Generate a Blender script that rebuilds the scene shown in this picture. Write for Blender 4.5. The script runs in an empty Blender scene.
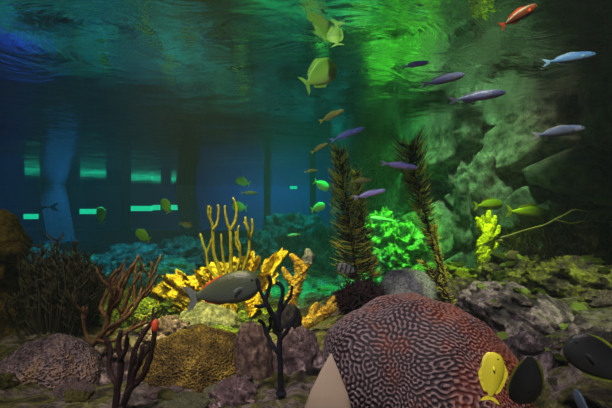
import bpy, math, random
import numpy as np
from mathutils import Vector, Matrix, noise
PI = math.pi
scene = bpy.context.scene
C = scene.collection

# ---------------------------------------------------------------- camera, world, lights, exposure
F = 340.0
CZ = 1.3
SURF = 2.15
PITCH = math.atan(11 / F)
cam_d = bpy.data.cameras.new('camera')
cam = bpy.data.objects.new('camera', cam_d)
C.objects.link(cam)
cam_d.sensor_width = 36.0
cam_d.lens = 36.0 * F / 612.0
cam_d.clip_start = 0.02
cam.location = (0, 0, CZ)
cam.rotation_euler = (PI / 2 + PITCH, 0, 0)
scene.camera = cam

vs = scene.view_settings
vs.view_transform = 'Standard'
vs.look = 'None'
vs.gamma = 1.0
vs.exposure = 0.0
vs.use_curve_mapping = False
scene.cycles.use_denoising = True
scene.cycles.max_bounces = 6
scene.cycles.transparent_max_bounces = 12
scene.cycles.volume_bounces = 1
scene.cycles.sample_clamp_indirect = 3.0
scene.cycles.caustics_reflective = False
scene.cycles.caustics_refractive = False

w = bpy.data.worlds.new('world')
scene.world = w
w.use_nodes = True
w.node_tree.nodes['Background'].inputs[0].default_value = (0.03, 0.22, 0.30, 1)
w.node_tree.nodes['Background'].inputs[1].default_value = 0.025


def spot(name, loc, aim, power, col, angle=60, blend=0.8, size=0.12):
    l = bpy.data.lights.new(name, 'SPOT')
    l.energy = power
    l.color = col
    l.spot_size = math.radians(angle)
    l.spot_blend = blend
    l.shadow_soft_size = size
    o = bpy.data.objects.new(name, l)
    C.objects.link(o)
    o.location = loc
    o.rotation_euler = (Vector(aim) - Vector(loc)).to_track_quat('-Z', 'Y').to_euler()
    return o


def area(name, loc, aim, power, col, size, size_y=None):
    l = bpy.data.lights.new(name, 'AREA')
    l.energy = power
    l.color = col
    l.size = size
    if size_y:
        l.shape = 'RECTANGLE'
        l.size_y = size_y
    o = bpy.data.objects.new(name, l)
    C.objects.link(o)
    o.location = loc
    o.rotation_euler = (Vector(aim) - Vector(loc)).to_track_quat('-Z', 'Y').to_euler()
    return o


spot('lamp_warm_coral', (-0.6, 1.1, 3.6), (-0.42, 1.85, 0.85), 1000, (1.0, 0.84, 0.20), 26, 0.7)
spot('lamp_white_front', (-0.15, -0.35, 3.4), (0.15, 1.05, 0.85), 330, (1.0, 0.76, 0.72), 42)
spot('lamp_left_front', (-1.0, -0.1, 3.5), (-0.85, 1.3, 0.8), 230, (1.0, 0.78, 0.60), 34)
spot('fill_left_column', (-1.5, 0.9, 3.7), (-1.65, 1.9, 1.1), 70, (1.0, 0.72, 0.28), 26)  # added fill, only there to brighten the brown sponge column
spot('lamp_school', (0.5, -0.2, 3.8), (0.62, 1.45, 1.65), 40, (0.75, 0.62, 1.0), 26)
spot('fill_midwater', (-0.5, 0.6, 4.4), (-0.5, 3.0, 1.6), 190, (0.45, 1.0, 0.5), 46)  # greenish fill added so distant fish are not silhouettes
spot('lamp_green', (0.75, 3.45, 4.4), (0.95, 3.72, 0.95), 3300, (0.16, 1.0, 0.04), 20)
spot('lamp_green_wall', (0.6, 2.6, 4.6), (1.5, 3.8, 1.3), 480, (0.12, 1.0, 0.22), 46)
spot('lamp_grey_wall', (0.7, 2.2, 4.6), (1.75, 3.3, 1.8), 230, (1.0, 0.74, 0.55), 30)
spot('fill_high_fish', (-0.1, 0.25, 3.6), (0.07, 1.75, 2.0), 110, (0.8, 1.0, 0.45), 18)  # small spot added to light the yellow-green fish near the surface
spot('lamp_lime', (1.35, 2.0, 3.8), (1.32, 2.45, 1.1), 1000, (0.80, 1.0, 0.06), 13)
spot('lamp_right_reef', (0.95, 0.7, 3.7), (1.08, 1.75, 0.95), 420, (0.95, 1.0, 0.50), 27)
spot('lamp_teal_near', (0.05, 2.9, 4.6), (0.0, 3.3, 0.5), 3000, (0.0, 0.9, 0.38), 26)
spot('lamp_teal_middle', (-0.7, 5.8, 5.2), (-0.7, 5.8, 0), 1700, (0.0, 0.55, 0.52), 50)
spot('lamp_teal_left', (-2.6, 4.1, 5.0), (-2.6, 4.2, 0), 2600, (0.01, 0.42, 0.55), 46)
spot('lamp_blue_left', (-3.9, 4.3, 3.8), (-4.0, 4.6, 0.6), 1800, (0.02, 0.04, 1.0), 20)
spot('fill_pillars', (-6.0, 8.2, 4.6), (-6.9, 9.6, 1.0), 260, (0.06, 0.40, 1.0), 26)  # invented blue spot that brightens the far pillars
area('hall_blue_lamp', (-1.6, 13.2, 3.6), (-1.6, 16.0, 1.6), 300, (0.0, 0.38, 0.9), 4.0, 0.6)

# ---------------------------------------------------------------- helpers
def P(px, py, Y):
    """point of the place at forward distance Y seen at a photo position"""
    a = (px - 306) / F
    b = (204 - py) / F
    c, s = math.cos(PITCH), math.sin(PITCH)
    d = Vector((a, c - b * s, s + b * c))
    return Vector((0, 0, CZ)) + d * (Y / d.y)


def nt(name):
    m = bpy.data.materials.new(name)
    m.use_nodes = True
    t = m.node_tree
    b = t.nodes['Principled BSDF']
    return m, t, b


def N(t, kind, **kw):
    n = t.nodes.new(kind)
    for k, v in kw.items():
        if k in n.inputs:
            n.inputs[k].default_value = v
        else:
            setattr(n, k, v)
    return n


def ramp(t, fac, stops):
    r = t.nodes.new('ShaderNodeValToRGB')
    e = r.color_ramp.elements
    while len(e) > 1:
        e.remove(e[0])
    e[0].position = stops[0][0]
    e[0].color = (*stops[0][1], 1)
    for p, c in stops[1:]:
        q = e.new(p)
        q.color = (*c, 1)
    t.links.new(fac, r.inputs[0])
    return r


def rock_mat(name, cols, scale=6.0, bump=0.5, fine=60.0, rough=0.75, kind='noise', dist=0.02):
    m, t, b = nt(name)
    tc = N(t, 'ShaderNodeTexCoord')
    n1 = N(t, 'ShaderNodeTexNoise', Scale=scale, Detail=8.0, Roughness=0.72, Distortion=0.8)
    t.links.new(tc.outputs['Object'], n1.inputs['Vector'])
    k = len(cols)
    r = ramp(t, n1.outputs['Fac'], [(0.34 + 0.32 * i / max(1, k - 1), c) for i, c in enumerate(cols)])
    if kind == 'polyp':
        n2 = N(t, 'ShaderNodeTexVoronoi', Scale=fine)
        out = n2.outputs['Distance']
        lo, hi = 0.15, 0.65
    else:
        n2 = N(t, 'ShaderNodeTexNoise', Scale=fine, Detail=6.0, Roughness=0.75)
        out = n2.outputs['Fac']
        lo, hi = 0.38, 0.64
    t.links.new(tc.outputs['Object'], n2.inputs['Vector'])
    # pale crust and dark algae film mottling
    sp = ramp(t, out, [(lo, (0.2, 0.2, 0.22)), (hi, (1.6, 1.6, 1.6))])
    mx = N(t, 'ShaderNodeMixRGB', blend_type='MULTIPLY')
    mx.inputs[0].default_value = 0.9
    t.links.new(r.outputs[0], mx.inputs[1])
    t.links.new(sp.outputs[0], mx.inputs[2])
    t.links.new(mx.outputs[0], b.inputs['Base Color'])
    ad = N(t, 'ShaderNodeMath', operation='MULTIPLY_ADD')
    t.links.new(n1.outputs['Fac'], ad.inputs[0])
    ad.inputs[1].default_value = 1.5
    t.links.new(out, ad.inputs[2])
    bp = N(t, 'ShaderNodeBump', Strength=bump, Distance=dist)
    t.links.new(ad.outputs[0], bp.inputs['Height'])
    t.links.new(bp.outputs[0], b.inputs['Normal'])
    b.inputs['Roughness'].default_value = rough
    b.inputs['Specular IOR Level'].default_value = 0.15
    return m


def fish_mat(name, back, side, belly, bars=None, rough=0.38, spec=0.6, zr=0.1, metal=0.0):
    m, t, b = nt(name)
    tc = N(t, 'ShaderNodeTexCoord')
    sp = N(t, 'ShaderNodeSeparateXYZ')
    t.links.new(tc.outputs['Object'], sp.inputs[0])
    mr = N(t, 'ShaderNodeMapRange')
    mr.inputs['From Min'].default_value = -zr
    mr.inputs['From Max'].default_value = zr
    t.links.new(sp.outputs['Z'], mr.inputs['Value'])
    r = ramp(t, mr.outputs[0], [(0.12, belly), (0.48, side), (0.85, back)])
    col = r.outputs[0]
    if bars:
        wv = N(t, 'ShaderNodeMath', operation='SINE')
        ml = N(t, 'ShaderNodeMath', operation='MULTIPLY')
        ml.inputs[1].default_value = bars[0]
        t.links.new(sp.outputs['X'], ml.inputs[0])
        t.links.new(ml.outputs[0], wv.inputs[0])
        rr = ramp(t, wv.outputs[0], [(0.4, (0, 0, 0)), (0.6, (1, 1, 1))])
        mx = N(t, 'ShaderNodeMixRGB')
        t.links.new(rr.outputs[0], mx.inputs[0])
        t.links.new(col, mx.inputs[1])
        mx.inputs[2].default_value = (*bars[1], 1)
        col = mx.outputs[0]
    sc_ = N(t, 'ShaderNodeTexVoronoi', Scale=55.0)
    t.links.new(tc.outputs['Object'], sc_.inputs['Vector'])
    bp = N(t, 'ShaderNodeBump', Strength=0.25, Distance=0.004)
    t.links.new(sc_.outputs['Distance'], bp.inputs['Height'])
    t.links.new(bp.outputs[0], b.inputs['Normal'])
    t.links.new(col, b.inputs['Base Color'])
    b.inputs['Roughness'].default_value = rough
    b.inputs['Specular IOR Level'].default_value = spec
    b.inputs['Metallic'].default_value = metal
    return m


def plain(name, col, rough=0.6, emit=None, es=1.0, nscale=20.0, var=0.25):
    m, t, b = nt(name)
    tc = N(t, 'ShaderNodeTexCoord')
    n1 = N(t, 'ShaderNodeTexNoise', Scale=nscale, Detail=4.0)
    t.links.new(tc.outputs['Object'], n1.inputs['Vector'])
    r = ramp(t, n1.outputs['Fac'], [(0.3, tuple(c * (1 - var) for c in col)), (0.7, tuple(min(1, c * (1 + var)) for c in col))])
    t.links.new(r.outputs[0], b.inputs['Base Color'])
    b.inputs['Roughness'].default_value = rough
    if emit:
        b.inputs['Emission Color'].default_value = (*emit, 1)
        b.inputs['Emission Strength'].default_value = es
    return m


class MB:
    def __init__(self):
        self.v, self.f = [], []

    def tube(self, pts, radii, n=8, flat=1.0, up=None, ridge=0.0, rk=0.0, jit=0.0, seed=0, cap=True):
        pts = [Vector(p) for p in pts]
        base = len(self.v)
        k = len(pts)
        nrm = None
        for i, p in enumerate(pts):
            t = (pts[min(i + 1, k - 1)] - pts[max(i - 1, 0)]).normalized()
            if nrm is None:
                ref = Vector(up) if up is not None else (Vector((0, 1, 0)) if abs(t.y) < 0.9 else Vector((1, 0, 0)))
                nrm = (ref - t * ref.dot(t)).normalized()
            else:
                nrm = (nrm - t * nrm.dot(t)).normalized()
            b = t.cross(nrm)
            r = radii[i] * (1 + ridge * math.sin(rk * i))
            for j in range(n):
                a = 2 * PI * j / n
                q = 1.0
                if jit:
                    q += jit * noise.noise(Vector((p.x * 25 + math.cos(a) * 2, p.z * 25 + math.sin(a) * 2, seed + p.y * 20)))
                    q += jit * 0.7 * noise.noise(Vector((p.x * 80 + math.cos(a) * 4, p.z * 80 + math.sin(a) * 4, seed)))
                self.v.append(p + nrm * (math.cos(a) * r * flat * q) + b * (math.sin(a) * r * q))
        for i in range(k - 1):
            for j in range(n):
                a, c = base + i * n + j, base + i * n + (j + 1) % n
                self.f.append((a, c, c + n, a + n))
        if cap:
            for e, i in ((0, 0), (k - 1, k - 1)):
                t = (pts[1] - pts[0]).normalized() if e == 0 else (pts[-1] - pts[-2]).normalized()
                s = -1 if e == 0 else 1
                self.v.append(pts[i] + t * s * radii[i] * 0.7)
                c = len(self.v) - 1
                for j in range(n):
                    a, b2 = base + i * n + j, base + i * n + (j + 1) % n
                    self.f.append((b2, a, c) if e == 0 else (a, b2, c))
        return self

    def box(self, x0, y0, z0, x1, y1, z1):
        b = len(self.v)
        for x in (x0, x1):
            for y in (y0, y1):
                for z in (z0, z1):
                    self.v.append(Vector((x, y, z)))
        for q in ((0, 1, 3, 2), (4, 6, 7, 5), (0, 4, 5, 1), (2, 3, 7, 6), (0, 2, 6, 4), (1, 5, 7, 3)):
            self.f.append(tuple(b + i for i in q))
        return self

    def ball(self, c, r, seg=12, rings=8, sc=(1, 1, 1)):
        c = Vector(c)
        b = len(self.v)
        self.v.append(c + Vector((0, 0, -r * sc[2])))
        for i in range(1, rings):
            th = PI * i / rings
            for j in range(seg):
                a = 2 * PI * j / seg
                self.v.append(c + Vector((r * sc[0] * math.sin(th) * math.cos(a), r * sc[1] * math.sin(th) * math.sin(a), -r * sc[2] * math.cos(th))))
        self.v.append(c + Vector((0, 0, r * sc[2])))
        for j in range(seg):
            self.f.append((b, b + 1 + (j + 1) % seg, b + 1 + j))
            for i in range(rings - 2):
                q = b + 1 + i * seg
                self.f.append((q + j, q + (j + 1) % seg, q + seg + (j + 1) % seg, q + seg + j))
            q = b + 1 + (rings - 2) * seg
            self.f.append((q + j, q + (j + 1) % seg, len(self.v) - 1))
        return self

    def plate(self, outline, th=0.004, axis='Y', mid=0.0):
        """thin fin: closed outline (x,z) with thickness th across Y, edge thinned"""
        n = len(outline)
        b = len(self.v)
        cx = sum(p[0] for p in outline) / n
        cz = sum(p[1] for p in outline) / n
        for s in (-1, 1):
            for x, z in outline:
                self.v.append(Vector((x, mid + s * th * 0.25, z)))
            self.v.append(Vector((cx, mid + s * th, cz)))
        for j in range(n):
            k = (j + 1) % n
            self.f.append((b + j, b + k, b + n))
            self.f.append((b + n + 1 + k, b + n + 1 + j, b + 2 * n + 1))
            self.f.append((b + k, b + j, b + n + 1 + j, b + n + 1 + k))
        return self

    def mesh(self, name, mat, smooth=True):
        me = bpy.data.meshes.new(name)
        me.from_pydata([tuple(v) for v in self.v], [], self.f)
        me.validate()
        if smooth:
            me.polygons.foreach_set('use_smooth', [True] * len(me.polygons))
        me.materials.append(mat)
        me.update()
        return me

    def build(self, name, mat, parent=None, smooth=True, origin=None):
        if origin is not None:
            origin = Vector(origin)
            self.v = [Vector(v) - origin for v in self.v]
        o = bpy.data.objects.new(name, self.mesh(name, mat, smooth))
        C.objects.link(o)
        if origin is not None:
            o.location = origin
        if parent:
            o.parent = parent
        return o


def tag(o, label, cat, group=None, kind=None):
    if label: o['label'] = label
    if cat: o['category'] = cat
    if group: o['group'] = group
    if kind: o['kind'] = kind
    return o


def struct(o):
    o['kind'] = 'structure'
    return o


def thing(name, loc, label, cat, group=None):
    o = bpy.data.objects.new(name, None)
    C.objects.link(o)
    o.location = loc
    o.empty_display_size = 0.05
    return tag(o, label, cat, group)


def fbm(p, s, o=4):
    return noise.fractal(Vector(p) * s, 0.9, 2.0, o)


# ---------------------------------------------------------------- materials
M = {}
M['floor'] = rock_mat('reef_floor', [(0.015, 0.015, 0.02), (0.09, 0.07, 0.06), (0.20, 0.20, 0.04), (0.38, 0.29, 0.31), (0.06, 0.07, 0.03)], 6.0, 1.0, 38, dist=0.04)
M['wall_rock'] = rock_mat('wall_rock', [(0.10, 0.11, 0.08), (0.22, 0.21, 0.17), (0.30, 0.27, 0.22), (0.16, 0.22, 0.10)], 1.6, 0.6, 12, dist=0.02)
M['dark_wall'] = plain('dark_wall', (0.02, 0.03, 0.04), 0.7)
M['hall'] = plain('hall_wall', (0.012, 0.035, 0.08), 0.8)
M['pillar'] = plain('pillar_paint', (0.45, 0.55, 0.6), 0.6)
M['tube'] = plain('hall_tube', (0.3, 0.9, 0.6), 0.5, (0.02, 1.0, 0.40), 1.0)
M['purple_rock'] = rock_mat('purple_rock', [(0.03, 0.02, 0.03), (0.16, 0.10, 0.11), (0.60, 0.45, 0.47)], 9, 0.8, 60, dist=0.012)
M['stump'] = rock_mat('stump_rock', [(0.05, 0.03, 0.035), (0.15, 0.09, 0.08), (0.30, 0.22, 0.17)], 12, 0.9, 50, dist=0.012)
M['brown_coral'] = rock_mat('brown_coral', [(0.03, 0.02, 0.008), (0.10, 0.06, 0.015), (0.26, 0.17, 0.03)], 10, 1.0, 130, kind='polyp', dist=0.012)
M['grey_coral'] = rock_mat('grey_coral', [(0.05, 0.03, 0.045), (0.20, 0.14, 0.17), (0.34, 0.20, 0.12)], 7, 1.0, 120, kind='polyp', dist=0.012)
M['green_coral'] = rock_mat('green_coral', [(0.02, 0.05, 0.01), (0.12, 0.17, 0.02), (0.34, 0.38, 0.04)], 12, 1.0, 100, kind='polyp', dist=0.012)
M['ridged'] = rock_mat('ridged_coral', [(0.07, 0.08, 0.05), (0.20, 0.20, 0.12), (0.38, 0.37, 0.20)], 12, 0.9, 50, dist=0.012)
M['yellow'] = rock_mat('yellow_coral', [(0.35, 0.17, 0.01), (0.75, 0.48, 0.02), (0.9, 0.75, 0.05)], 18, 0.8, 90, dist=0.008)
M['yellow_stem'] = rock_mat('yellow_stem', [(0.18, 0.15, 0.015), (0.40, 0.33, 0.03)], 30, 0.5, 160, dist=0.003)
M['orange'] = rock_mat('orange_coral', [(0.28, 0.11, 0.01), (0.62, 0.36, 0.04), (0.65, 0.5, 0.1)], 20, 0.8, 90, dist=0.006)
M['lime'] = rock_mat('lime_coral', [(0.5, 0.55, 0.02), (0.85, 0.9, 0.06)], 20, 0.6, 100, dist=0.006)
M['mound'] = rock_mat('mound_rock', [(0.08, 0.12, 0.06), (0.3, 0.42, 0.2), (0.6, 0.75, 0.4)], 5, 1.0, 22, dist=0.05)
M['bg_rock'] = rock_mat('distant_rock', [(0.01, 0.02, 0.018), (0.08, 0.11, 0.10), (0.20, 0.24, 0.22)], 3, 1.0, 16, dist=0.05)
M['grey_rock'] = rock_mat('grey_rock', [(0.13, 0.13, 0.14), (0.30, 0.29, 0.30), (0.38, 0.36, 0.36)], 8, 0.4, 70, dist=0.006)
M['branch_brown'] = rock_mat('branch_brown', [(0.06, 0.03, 0.02), (0.17, 0.08, 0.04), (0.24, 0.13, 0.06)], 25, 0.6, 120, dist=0.003)
M['branch_dark'] = rock_mat('branch_dark', [(0.012, 0.008, 0.01), (0.045, 0.018, 0.02)], 25, 0.6, 120, dist=0.003)
M['branch_black'] = rock_mat('branch_black', [(0.006, 0.008, 0.016), (0.02, 0.02, 0.035)], 25, 0.6, 120, dist=0.003)
M['red_tip'] = plain('red_tip', (0.65, 0.07, 0.02), 0.5)
M['black_lump'] = rock_mat('black_lump', [(0.006, 0.006, 0.014), (0.03, 0.02, 0.035)], 12, 0.8, 60, dist=0.006)
M['pinna_dark'] = plain('pinna_dark', (0.035, 0.026, 0.012), 0.7)
M['pinna_gold'] = plain('pinna_gold', (0.60, 0.52, 0.05), 0.6)
M['column'] = rock_mat('column_sponge', [(0.07, 0.05, 0.015), (0.2, 0.14, 0.04), (0.32, 0.24, 0.07)], 8, 0.9, 40, dist=0.015)
M['algae'] = plain('dark_algae', (0.055, 0.045, 0.018), 0.8)
M['slab'] = plain('pale_slab', (0.42, 0.33, 0.25), 0.6, nscale=5, var=0.08)
M['mossy'] = rock_mat('mossy_rock', [(0.02, 0.015, 0.015), (0.12, 0.09, 0.07), (0.38, 0.38, 0.04), (0.22, 0.17, 0.17)], 8, 1.0, 50, dist=0.015)
M['mossy_grey'] = rock_mat('mossy_grey', [(0.012, 0.009, 0.012), (0.08, 0.06, 0.07), (0.38, 0.28, 0.32), (0.26, 0.30, 0.04)], 6, 1.0, 40, dist=0.015)
M['moss_lime'] = rock_mat('moss_lime', [(0.12, 0.2, 0.02), (0.45, 0.6, 0.08), (0.6, 0.75, 0.35)], 14, 1.0, 100, dist=0.01)
M['fan'] = rock_mat('fan_brown', [(0.02, 0.02, 0.01), (0.07, 0.06, 0.02)], 12, 1.0, 60, dist=0.01)
M['fan_rim'] = plain('fan_rim', (0.22, 0.22, 0.03), 0.7)

# ---------------------------------------------------------------- setting: floor, walls, windows, water
ctrl = []
for px, py, Y in [(-60, 420, 0.85), (60, 425, 0.9), (180, 425, 0.95), (300, 420, 0.9), (420, 440, 0.9), (560, 410, 0.95), (680, 380, 0.95),
                  (20, 365, 1.4), (120, 372, 1.4), (240, 365, 1.4), (330, 350, 1.5), (470, 330, 1.5), (600, 318, 1.45), (720, 310, 1.4),
                  (40, 330, 2.0), (120, 325, 2.0), (220, 328, 2.0), (310, 318, 2.2), (400, 300, 2.2), (480, 285, 2.1), (580, 278, 2.0), (680, 275, 2.0),
                  (0, 290, 3.2), (120, 280, 3.2), (220, 296, 3.4), (310, 298, 3.6), (400, 276, 3.3), (480, 270, 3.2), (600, 262, 3.0),
                  (0, 265, 5.0), (120, 262, 5.0), (220, 268, 5.0), (310, 272, 5.2), (400, 262, 4.8),
                  (0, 250, 8.0), (120, 250, 8.0), (220, 250, 8.0), (330, 252, 8.0), (0, 243, 10.0), (150, 243, 10.0), (300, 243, 10.0)]:
    p = P(px, py, Y)
    ctrl.append((p.x, p.y, p.z))
CT = np.array(ctrl)


def base_h(x, y):
    d = (CT[:, 0] - x) ** 2 + ((CT[:, 1] - y)) ** 2 + 0.02
    wt = d ** -1.6
    return float((wt * CT[:, 2]).sum() / wt.sum())


def floor_h(x, y):
    q = min(1.0, 0.35 + y * 0.16)
    h = base_h(x, y)
    h += 0.10 * q * fbm((x, y, 3.1), 1.7, 5)
    h += 0.045 * abs(noise.noise(Vector((x * 6, y * 6, 9)))) + 0.02 * abs(noise.noise(Vector((x * 15, y * 15, 2))))
    return h


def make_floor():
    ys = [0.3]
    while ys[-1] < 10.05:
        ys.append(ys[-1] + 0.018 + 0.011 * ys[-1])
    nx = 230
    V, Fc = [], []
    for y in ys:
        w0, w1 = -(1.2 + 0.98 * y), min(1.3 + 0.98 * y, 3.2)
        for i in range(nx):
            x = w0 + (w1 - w0) * i / (nx - 1)
            V.append((x, y, floor_h(x, y)))
    for j in range(len(ys) - 1):
        for i in range(nx - 1):
            a = j * nx + i
            Fc.append((a, a + 1, a + nx + 1, a + nx))
    mb = MB()
    mb.v, mb.f = V, Fc
    return struct(mb.build('floor', M['floor']))


make_floor()


def ground(px, Y):
    """height of the floor below a photo column at distance Y"""
    x = (px - 306) / F * Y
    return floor_h(x, Y)


# right rock wall: blocky rock face running back along the right side
def make_wall_right():
    path = [(3.3, -0.6), (3.1, 0.8), (2.75, 2.0), (2.2, 3.0), (1.62, 4.2), (1.2, 5.2), (1.0, 6.6), (1.1, 8.4), (1.3, 10.1)]
    seg = []
    L = [0]
    for a, b in zip(path, path[1:]):
        L.append(L[-1] + math.dist(a, b))
    n = 330
    pts = []
    for i in range(n):
        s = L[-1] * i / (n - 1)
        k = max(j for j in range(len(path) - 1) if L[j] <= s + 1e-9)
        t = (s - L[k]) / (L[k + 1] - L[k])
        pts.append(Vector((path[k][0] * (1 - t) + path[k + 1][0] * t, path[k][1] * (1 - t) + path[k + 1][1] * t, 0)))
    pts = [sum((pts[max(0, min(n - 1, i + d))] for d in range(-14, 15)), Vector()) / 29 for i in range(n)]
    nz = 110
    V, Fc = [], []
    for i, p in enumerate(pts):
        t = (pts[min(n - 1, i + 1)] - pts[max(0, i - 1)]).normalized()
        nr = Vector((-t.y, t.x, 0))
        if nr.x > 0 and abs(nr.x) > abs(nr.y): nr = -nr
        for j in range(nz):
            z = 0.1 + 2.2 * j / (nz - 1)
            q = Vector((p.x, p.y, z))
            qq = Vector((q.x * 1.15, q.y * 1.15, z * 1.7)) + Vector((0.35, 0.2, 0.3)) * noise.noise(q * 2.2)
            d, cpts = noise.voronoi(qq)
            edge = min(1, (d[1] - d[0]) * 6) ** 0.6
            cell = noise.cell(cpts[0] * 9.7)
            off = 0.26 * edge + 0.20 * cell + 0.05 * fbm(q, 2.3) + 0.012 * fbm(q, 9)
            off += 0.25 * (1 - j / nz)
            V.append(q + nr * off)
    for i in range(n - 1):
        for j in range(nz - 1):
            a = i * nz + j
            Fc.append((a, a + nz, a + nz + 1, a + 1))
    mb = MB()
    mb.v, mb.f = V, Fc
    return struct(mb.build('wall_right', M['wall_rock']))


make_wall_right()

# far wall: low sill wall with a run of viewing windows, hall behind it
WY = 10.0
struct(MB().box(-10, WY, -0.2, 1.6, WY + 0.25, 0.78).build('wall_far', M['dark_wall'], smooth=False))
struct(MB().box(-10, WY, 2.75, 1.6, WY + 0.25, 4.2).build('trim_1', M['dark_wall'], smooth=False))
struct(MB().box(-15, WY + 0.25, 0.6, 3, WY + 6, 0.72).build('floor_hall', M['dark_wall'], smooth=False))
struct(MB().box(-10.0, -0.6, -0.2, -9.8, WY + 0.25, 4.2).build('wall_left', M['dark_wall'], smooth=False))
struct(MB().box(-15, WY + 6, -0.2, 3, WY + 6.2, 5.2).build('wall_hall', M['hall'], smooth=False))
gm = bpy.data.materials.new('window_acrylic')
gm.use_nodes = True
t = gm.node_tree
t.nodes.remove(t.nodes['Principled BSDF'])
tr = N(t, 'ShaderNodeBsdfTransparent'); tr.inputs[0].default_value = (0.75, 0.9, 0.95, 1)
gl = N(t, 'ShaderNodeBsdfGlossy', Roughness=0.03)
mx = N(t, 'ShaderNodeMixShader'); mx.inputs[0].default_value = 0.06
t.links.new(tr.outputs[0], mx.inputs[1]); t.links.new(gl.outputs[0], mx.inputs[2])
t.links.new(mx.outputs[0], t.nodes['Material Output'].inputs['Surface'])
wx = [-9.8, -7.55, -5.35, -3.45, -1.15, 0.2, 1.5]
for k in range(len(wx) - 1):
    a, b = wx[k], wx[k + 1]
    fr = MB()
    fr.box(a, WY - 0.03, 0.78, a + 0.09, WY + 0.2, 2.75).box(b - 0.09, WY - 0.03, 0.78, b, WY + 0.2, 2.75)
    fr.box(a + 0.09, WY - 0.03, 0.78, b - 0.09, WY + 0.2, 0.84)
    f = struct(fr.build('window_%d' % (k + 1), M['dark_wall'], smooth=False))
    MB().box(a + 0.09, WY + 0.06, 0.84, b - 0.09, WY + 0.1, 2.75).build('pane', gm, f, smooth=False)


# water surface: rippled, mirrors what lies below at shallow angles
def make_surface():
    V, Fc = [], []
    ys = [-0.8]
    while ys[-1] < 9.95:
        ys.append(ys[-1] + 0.03 + 0.012 * max(0, ys[-1]))
    ys[-1] = 9.96
    xs = [-9.75 + (3.3 + 9.75) * i / 400 for i in range(401)]
    for y in ys:
        for x in xs:
            z = 0.007 * noise.noise(Vector((x * 0.9 + 0.3 * y, y * 1.1, 0))) + 0.0012 * noise.noise(Vector((x * 2.5 + y, y * 3.5, 4)))
            V.append((x, y, SURF + z / (1 + (max(0, y) / 4) ** 2)))
    n = len(xs)
    for j in range(len(ys) - 1):
        for i in range(n - 1):
            a = j * n + i
            Fc.append((a, a + 1, a + n + 1, a + n))
    mb = MB()
    mb.v, mb.f = V, Fc
    m = bpy.data.materials.new('water_surface')
    m.use_nodes = True
    t = m.node_tree
    t.nodes.remove(t.nodes['Principled BSDF'])
    tc = N(t, 'ShaderNodeTexCoord')
    mp = N(t, 'ShaderNodeMapping')
    mp.inputs['Rotation'].default_value = (0, 0, -0.5)
    mp.inputs['Scale'].default_value = (1.0, 1.7, 1.0)
    t.links.new(tc.outputs['Object'], mp.inputs[0])
    n1 = N(t, 'ShaderNodeTexNoise', Scale=2.2, Detail=5.0, Roughness=0.6, Distortion=1.2)
    t.links.new(mp.outputs[0], n1.inputs['Vector'])
    bp = N(t, 'ShaderNodeBump', Strength=0.13, Distance=0.05)
    sy = N(t, 'ShaderNodeSeparateXYZ')
    t.links.new(tc.outputs['Object'], sy.inputs[0])
    mr = N(t, 'ShaderNodeMapRange')
    mr.inputs['From Min'].default_value = 1.5
    mr.inputs['From Max'].default_value = 7.0
    mr.inputs['To Min'].default_value = 1.3
    mr.inputs['To Max'].default_value = 0.3
    t.links.new(sy.outputs['Y'], mr.inputs['Value'])
    hm = N(t, 'ShaderNodeMath', operation='MULTIPLY')
    t.links.new(n1.outputs['Fac'], hm.inputs[0])
    t.links.new(mr.outputs[0], hm.inputs[1])
    t.links.new(hm.outputs[0], bp.inputs['Height'])
    fr = N(t, 'ShaderNodeFresnel', IOR=1.33)
    tr = N(t, 'ShaderNodeBsdfTransparent')
    gl = N(t, 'ShaderNodeBsdfGlossy', Roughness=0.025)
    gl.inputs['Color'].default_value = (0.74, 0.80, 0.86, 1)
    t.links.new(bp.outputs[0], gl.inputs['Normal'])
    mx = N(t, 'ShaderNodeMixShader')
    t.links.new(fr.outputs[0], mx.inputs[0])
    t.links.new(tr.outputs[0], mx.inputs[1])
    t.links.new(gl.outputs[0], mx.inputs[2])
    t.links.new(mx.outputs[0], t.nodes['Material Output'].inputs['Surface'])
    o = mb.build('water_surface', m)
    return tag(o, 'rippled water surface seen from below, mirroring the reef', 'water surface', kind='structure')


make_surface()

vm = bpy.data.materials.new('aquarium_water')
vm.use_nodes = True
t = vm.node_tree
t.nodes.remove(t.nodes['Principled BSDF'])
vsn = N(t, 'ShaderNodeVolumeScatter', Density=0.017, Anisotropy=0.2)
vsn.inputs['Color'].default_value = (0.75, 0.95, 1.0, 1)
va = N(t, 'ShaderNodeVolumeAbsorption', Density=0.09)
va.inputs['Color'].default_value = (0.25, 0.9, 0.95, 1)
ads = N(t, 'ShaderNodeAddShader')
t.links.new(vsn.outputs[0], ads.inputs[0]); t.links.new(va.outputs[0], ads.inputs[1])
t.links.new(ads.outputs[0], t.nodes['Material Output'].inputs['Volume'])
o = MB().box(-9.79, -0.8, -0.1, 3.4, 9.95, SURF - 0.02).build('water', vm, smooth=False)
tag(o, 'hazy teal water filling the aquarium tank', 'water', kind='stuff')

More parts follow.
